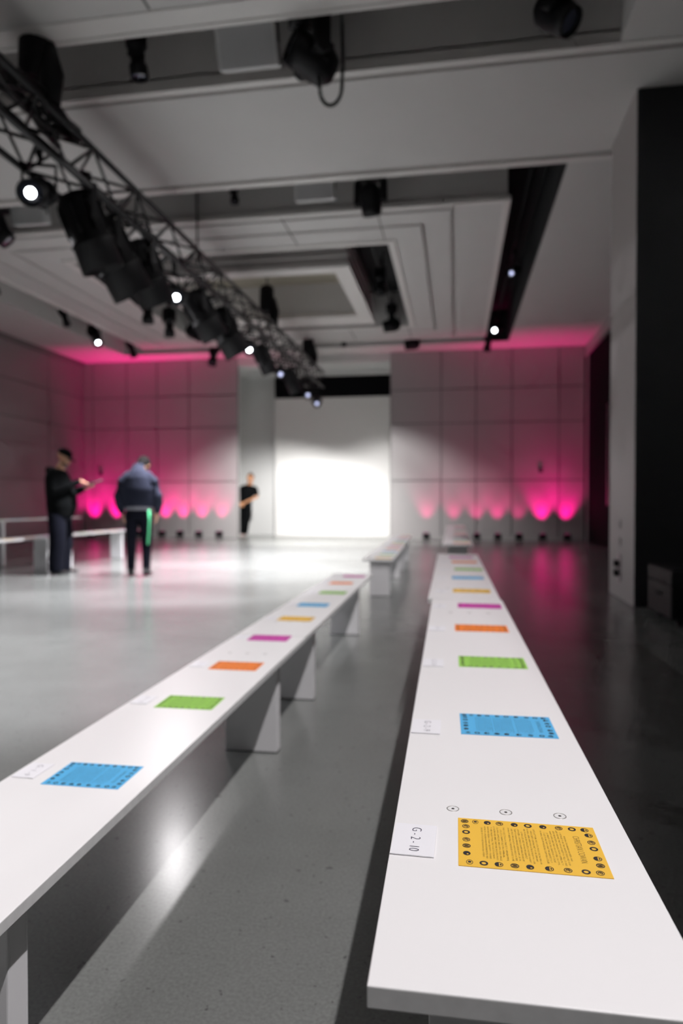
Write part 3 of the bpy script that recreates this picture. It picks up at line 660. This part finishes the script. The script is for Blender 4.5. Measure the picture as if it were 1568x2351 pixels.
tube(bm, [(0, -.03, 1.515), (0, -.035, 1.47), (0, -.03, 1.40), (0, 0, 1.25), (0, .03, 1.10), (0, .035, .98), (0, .02, .84)], [(.095, .085), (.165, .125), (.215, .155), (.225, .185), (.23, .205), (.23, .205), (.205, .175)], 26, ref=(0, 1, 0))
for s_, w_, el in ((-1, WL, (-.27, .04, 1.15)), (1, WR, (.27, .05, 1.18))):
    el = V(el); limb(bm, [(s_ * .17, -.03, 1.43), (s_ * .20, -.02, 1.36), tuple(el), tuple(el.lerp(w_, .55)), tuple(el.lerp(w_, .93))], [.080, .088, .072, .060, .045])
tube(bm, [(-.09, -.07, 1.48), (-.05, -.13, 1.49), (.05, -.13, 1.49), (.09, -.07, 1.48)], [.035, .055, .055, .035], 12)
o = remesh('hoodie', bm, M['blackcloth'], p, .013, 4)
bm = bmesh.new(); box(bm, .0, .10, .172, .178, 1.20, 1.32); 
lo = obj('chest_print', bm, M['clip'], o, 0)
bm = bmesh.new()
tube(bm, [(0, .03, .95), (0, .01, .84), (0, 0, .80)], [(.19, .165), (.195, .16), (.17, .14)], 20, ref=(0, 1, 0))
for s_ in (-1, 1): tube(bm, [(s_ * .095, 0, .86), (s_ * .11, .02, .62), (s_ * .115, .02, .45), (s_ * .12, 0, .22), (s_ * .12, 0, .045)], [.125, .120, .115, .110, .105], 16)
remesh('trousers', bm, M['navytr'], p, .013, 4)
for s_ in (-1, 1): shoe((s_ * .12, .0, 0), R(-6 * s_), M['shoeb'], p, .30)
bm = bmesh.new()
ball(bm, P(0, -.012, .055), (.088, .108, .082), m3, 22)
res = [v for v in bm.verts if (m3.transposed() @ (v.co - P(0, 0, 0))).z < .030]
bmesh.ops.delete(bm, geom=res, context='VERTS')
cap = obj('cap', bm, M['blackcloth'], p); sm = cap.modifiers.new('t', 'SOLIDIFY'); sm.thickness = .006
bm = bmesh.new(); vs = []
for lay in (0, 1):
    row_ = []
    for i in range(13):
        a = PI * i / 12; row_.append((bm.verts.new(P(.074 * math.cos(a), .075 + .010 * math.sin(a), .038 - .006 * lay)), bm.verts.new(P(.072 * math.cos(a), .085 + .085 * math.sin(a), .032 - .006 * lay - .004 * abs(math.cos(a))))))
    vs.append(row_)
for i in range(12):
    for lay in (0, 1): bm.faces.new((vs[lay][i][0], vs[lay][i + 1][0], vs[lay][i + 1][1], vs[lay][i][1]))
    bm.faces.new((vs[0][i][1], vs[0][i + 1][1], vs[1][i + 1][1], vs[1][i][1])); bm.faces.new((vs[0][i][0], vs[0][i + 1][0], vs[1][i + 1][0], vs[1][i][0]))
obj('brim', bm, M['blackcloth'], cap)
bm = bmesh.new(); ball(bm, P(0, .045, -.075), (.058, .055, .042), m3, 16); ball(bm, P(0, .06, -.095), (.034, .032, .030), m3)
obj('beard', bm, M['hairbrown'], p)
# clipboard, a thing of its own
rot = Matrix.Rotation(R(-82), 4, 'Z')
cbm = Matrix.Translation((-5.60, 8.98, 0)) @ rot @ Matrix.Translation((0, .46, 1.30)) @ Matrix.Rotation(R(18), 4, 'X') @ Matrix.Rotation(R(6), 4, 'Y')
t = thing('clipboard', cbm.translation, 'open dark clipboard with white sheets held by the man in the black cap', 'clipboard'); t.matrix_world = cbm
bm = bmesh.new(); box(bm, -.12, .12, -.16, .16, -.004, 0); obj('board', bm, M['clip'], t, .001)
bm = bmesh.new(); box(bm, -.105, .105, -.145, .13, .0005, .004); obj('sheets', bm, M['paperw'], t)
bm = bmesh.new(); box(bm, -.05, .05, .125, .15, .001, .012); obj('clip', bm, M['chrome'], t)

# --- man in navy jacket, back to the camera, head bowed
p = thing('person', (-4.36, 8.92, 0), 'person seen from behind, head bowed, navy jacket, dark trousers with green side stripe', 'person', None, R(14))
bm = bmesh.new()
P, m3 = head(bm, (.035, .165, 1.545), R(62), R(-4))
tube(bm, [(0, -.02, 1.40), (.01, .03, 1.48), (.03, .10, 1.53)], [.075, .065, .062], 14)
tube(bm, [(0, 0, 1.46), (0, -.02, 1.37), (0, -.01, 1.25), (0, .01, 1.08), (0, .01, .95), (0, 0, .86)], [(.07, .06), (.13, .09), (.175, .12), (.155, .11), (.165, .12), (.13, .10)], 20, ref=(0, 1, 0))
for s_ in (-1, 1):
    W_ = V((s_ * .245, .07, .90)); limb(bm, [(s_ * .145, -.01, 1.36), (s_ * .250, -.01, 1.14), tuple(W_)], [.050, .043, .028])
    limb(bm, [(s_ * .09, 0, .92), (s_ * .10, .02, .50), (s_ * .10, -.01, .09)], [.085, .055, .036]); limb(bm, [(s_ * .10, -.02, .06), (s_ * .115, .13, .035)], [.026, .022])
    hand(bm, W_, (-s_ * .10, .10, -1), (-s_, .2, 0), -1 if s_ > 0 else 1, .45)
remesh('body', bm, M['skin'], p, .0062, 2); eyes(P, m3, p)
bm = bmesh.new(); ball(bm, P(0, -.024, .038), (.098, .114, .108), m3, 20); ball(bm, P(0, -.05, -.03), (.084, .07, .085), m3, 16)
remesh('hair', bm, M['hair'], p, .008, 2)
bm = bmesh.new()
tube(bm, [(0, .02, 1.545), (0, .0, 1.50), (0, -.02, 1.45), (0, -.02, 1.38), (0, -.02, 1.22), (0, 0, 1.06), (0, .0, .98), (0, 0, .955)], [(.080, .078), (.092, .09), (.125, .11), (.185, .14), (.235, .155), (.225, .155), (.205, .145), (.19, .135)], 26, ref=(0, 1, 0))
for s_ in (-1, 1): limb(bm, [(s_ * .13, -.02, 1.40), (s_ * .205, -.015, 1.31), (s_ * .262, -.01, 1.12), (s_ * .265, .03, 1.0), (s_ * .245, .06, .905)], [.070, .084, .074, .064, .046])
remesh('jacket', bm, M['navy'], p, .012, 4)
bm = bmesh.new(); tube(bm, [(0, 0, .99), (0, 0, .925)], [(.190, .140), (.188, .142)], 26, ref=(0, 1, 0)); obj('shirt_hem', bm, M['greyshirt'], p)
bm = bmesh.new(); tube(bm, [(0, 0, .97), (0, -.005, .88), (0, 0, .80)], [(.165, .125), (.178, .14), (.15, .12)], 20, ref=(0, 1, 0))
for s_ in (-1, 1): tube(bm, [(s_ * .088, -.005, .86), (s_ * .100, .01, .62), (s_ * .105, .015, .47), (s_ * .105, 0, .25), (s_ * .105, -.01, .07)], [.098, .084, .070, .060, .054], 16)
tr_ = remesh('trousers', bm, M['navytr'], p, .012, 4)
bm = bmesh.new()
bl_ = [(.158, -.072, .93), (.160, -.070, .78), (.150, -.062, .62), (.140, -.052, .50), (.136, -.046, .44)]
tube(bm, bl_, [(.016, .008)] * 5, 10, ref=(.8, -.6, 0)); obj('side_stripe', bm, M['greenstripe'], tr_)
for s_ in (-1, 1): shoe((s_ * .105, -.01, 0), R(-5 * s_), M['shoeb'], p, .28)

# --- person in black at the stage opening, facing the camera, leaning
p = thing('person', (-6.05, 19.30, 0), 'person in black t-shirt and trousers, hands clasped, at the left stage edge', 'person', None, R(170))
bm = bmesh.new(); S = 1.05; lean = V((-.16, 0, 0))
P, m3 = head(bm, (-.17, .05, 1.72), R(16), R(6), 1.0)
tube(bm, [(-.10, 0, 1.48), (-.14, .01, 1.56), (-.16, .03, 1.63)], [.07, .058, .056], 14)
tube(bm, [(-.10, 0, 1.50), (-.09, 0, 1.44), (-.07, 0, 1.28), (-.03, 0, 1.12), (0, 0, .98), (0, 0, .88)], [(.09, .06), (.16, .09), (.165, .11), (.14, .10), (.155, .11), (.13, .10)], 20, ref=(0, 1, 0))
for s_, sh, el, wr in ((1, (.08, 0, 1.44), (.17, .03, 1.18), (.06, .20, .99)), (-1, (-.27, 0, 1.42), (-.33, .03, 1.17), (-.08, .20, .99))):
    limb(bm, [sh, el, wr], [.052, .042, .028]); hand(bm, wr, (-s_ * .7, .25, -.55), (0, -1, -.2), s_, .8)
for s_, an in ((1, (.10, 0, .09)), (-1, (-.01, .02, .09))):
    limb(bm, [(s_ * .085, 0, .93), (s_ * .075 + .02, .02, .52), an], [.08, .052, .036]); limb(bm, [V(an) - V((0, .01, .03)), V(an) + V((0, .13, -.055))], [.026, .022])
remesh('body', bm, M['skin2'], p, .0065, 2); eyes(P, m3, p)
bm = bmesh.new(); ball(bm, P(0, -.025, .042), (.083, .098, .088), m3, 20); ball(bm, P(0, -.05, .13), (.032, .032, .03), m3); remesh('hair', bm, M['hairbrown'], p, .008, 2)
bm = bmesh.new()
tube(bm, [(-.10, 0, 1.525), (-.095, 0, 1.49), (-.09, 0, 1.43), (-.07, 0, 1.28), (-.03, 0, 1.10), (-.01, 0, 1.0)], [(.08, .07), (.145, .10), (.185, .12), (.18, .135), (.165, .13), (.165, .13)], 24, ref=(0, 1, 0))
for sh, el in (((.06, 0, 1.43), (.17, .03, 1.18)), ((-.25, 0, 1.41), (-.33, .03, 1.17))): limb(bm, [sh, tuple(V(sh).lerp(V(el), .65))], [.078, .066])
remesh('t_shirt', bm, M['blackcloth'], p, .012, 4)
bm = bmesh.new(); tube(bm, [(-.01, 0, 1.03), (0, 0, .93), (0, 0, .82)], [(.155, .12), (.17, .13), (.15, .12)], 20, ref=(0, 1, 0))
for s_, an in ((1, (.10, 0, .075)), (-1, (-.01, .02, .075))): tube(bm, [(s_ * .085, 0, .88), (s_ * .075 + .02, .01, .52), an], [.10, .082, .072], 16)
remesh('trousers', bm, M['blackcloth'], p, .012, 4)
for an in ((.10, 0, 0), (-.01, .02, 0)): shoe(an, 0, M['shoew'], p, .27)
p.scale = (1.28, 1.15, 1.0); p.location.x -= .06

# ---------------------------------------------------------------- lights (at lamp positions, near right ones up in the added slot)
def spot(name, loc, aim, W, size, blend=.15, r=.02, col=(1, .965, .94)):
    l = bpy.data.lights.new(name, 'SPOT'); l.energy = W; l.spot_size = R(size); l.spot_blend = blend; l.shadow_soft_size = r; l.color = col
    o = bpy.data.objects.new(name, l); COL.objects.link(o); o.location = loc
    o.rotation_euler = V(aim).to_track_quat('-Z', 'Y').to_euler(); return o
WH = (1, .965, .975)
TL = (.965, .955, 1)
for y, k in ((.4, .07), (2.6, .36), (4.8, 1.7), (6.8, 2.3), (8.9, 2.4), (10.9, 2.1), (12.7, 1.6), (14.5, 1.1)): spot('truss_beam', (-3.65, y, 3.50), (0, 0, -1), 780 * k, 85, .38, .02, TL)
for y in (-2.0, -.6, .8, 2.2, 3.6):
    spot('right_beam', (1.15, y, 5.45), (-1, 0, 0), 225, 164, .02, .008, WH)
    spot('runway_beam', (1.12, y, 5.44), (-1, 0, 0), 85, 144.2, .02, .008, WH)
for y, k in ((7.4, 220), (10.2, 200), (12.8, 200)): spot('right_beam', (1.0, y, 4.98), (-1, 0, -.93), k, 76, .1, .02, WH)
for y in (8.5, 11.0, 13.5): spot('left_beam', (-8.45, y, 4.98), (1, 0, -.95), 260, 76, .1, .02, TL)
spot('key_beam', (-3.50, 8.10, 3.50), V((-.85, 1.9, 0)) - V((-3.5, 8.10, 3.5)), 70, 20, .9, .06, WH)
for dx in (-2, -1, 0, 1, 2): spot('backdrop_beam', (-3.65 + dx * .08, 15.0 + .2 * abs(dx), 3.62), V((-3.62 + dx * 1.1, 19.9, -2.2)) - V((-3.65, 15.0, 3.62)), 600, 82, .5, .03, (1, .985, .975))
PK = (1, .001, .255)
PWR = [3.4, 3.6, 3.2, 2.7, 2.3, 1.9, 1.3, .8, .8, .9, 1.0, .6, 2.8, 2.5]
for x, k in zip(UX, PWR): spot('uplight_beam', (x, 18.31, .215), (0, .115, 1), 84 * k, 66, .95, .03, PK)
w = bpy.data.worlds.new('world'); sc.world = w; w.use_nodes = True
w.node_tree.nodes['Background'].inputs[0].default_value = (.6, .6, .65, 1); w.node_tree.nodes['Background'].inputs[1].default_value = .003

# ---------------------------------------------------------------- camera and view
cam = bpy.data.cameras.new('camera'); co = bpy.data.objects.new('camera', cam); COL.objects.link(co); sc.camera = co
co.location = (0, 0, HC); co.rotation_euler = (PI / 2 - PIT, 0, YAW)
cam.sensor_fit = 'VERTICAL'; cam.sensor_height = 36; cam.lens = F / 2351 * 36
cam.clip_start = .05; cam.clip_end = 100
cam.dof.use_dof = True; cam.dof.focus_distance = .93; cam.dof.aperture_fstop = 2.8; cam.dof.aperture_blades = 9
sc.view_settings.view_transform = 'Standard'; sc.view_settings.look = 'None'; sc.view_settings.gamma = 1; sc.view_settings.use_curve_mapping = False
sc.view_settings.exposure = 0
c = sc.cycles; c.use_denoising = True; c.max_bounces = 5; c.diffuse_bounces = 4; c.glossy_bounces = 2; c.transmission_bounces = 1
c.caustics_reflective = False; c.caustics_refractive = False; c.sample_clamp_indirect = 4; c.use_adaptive_sampling = True; c.adaptive_threshold = .05; c.adaptive_min_samples = 16; c.use_light_tree = True
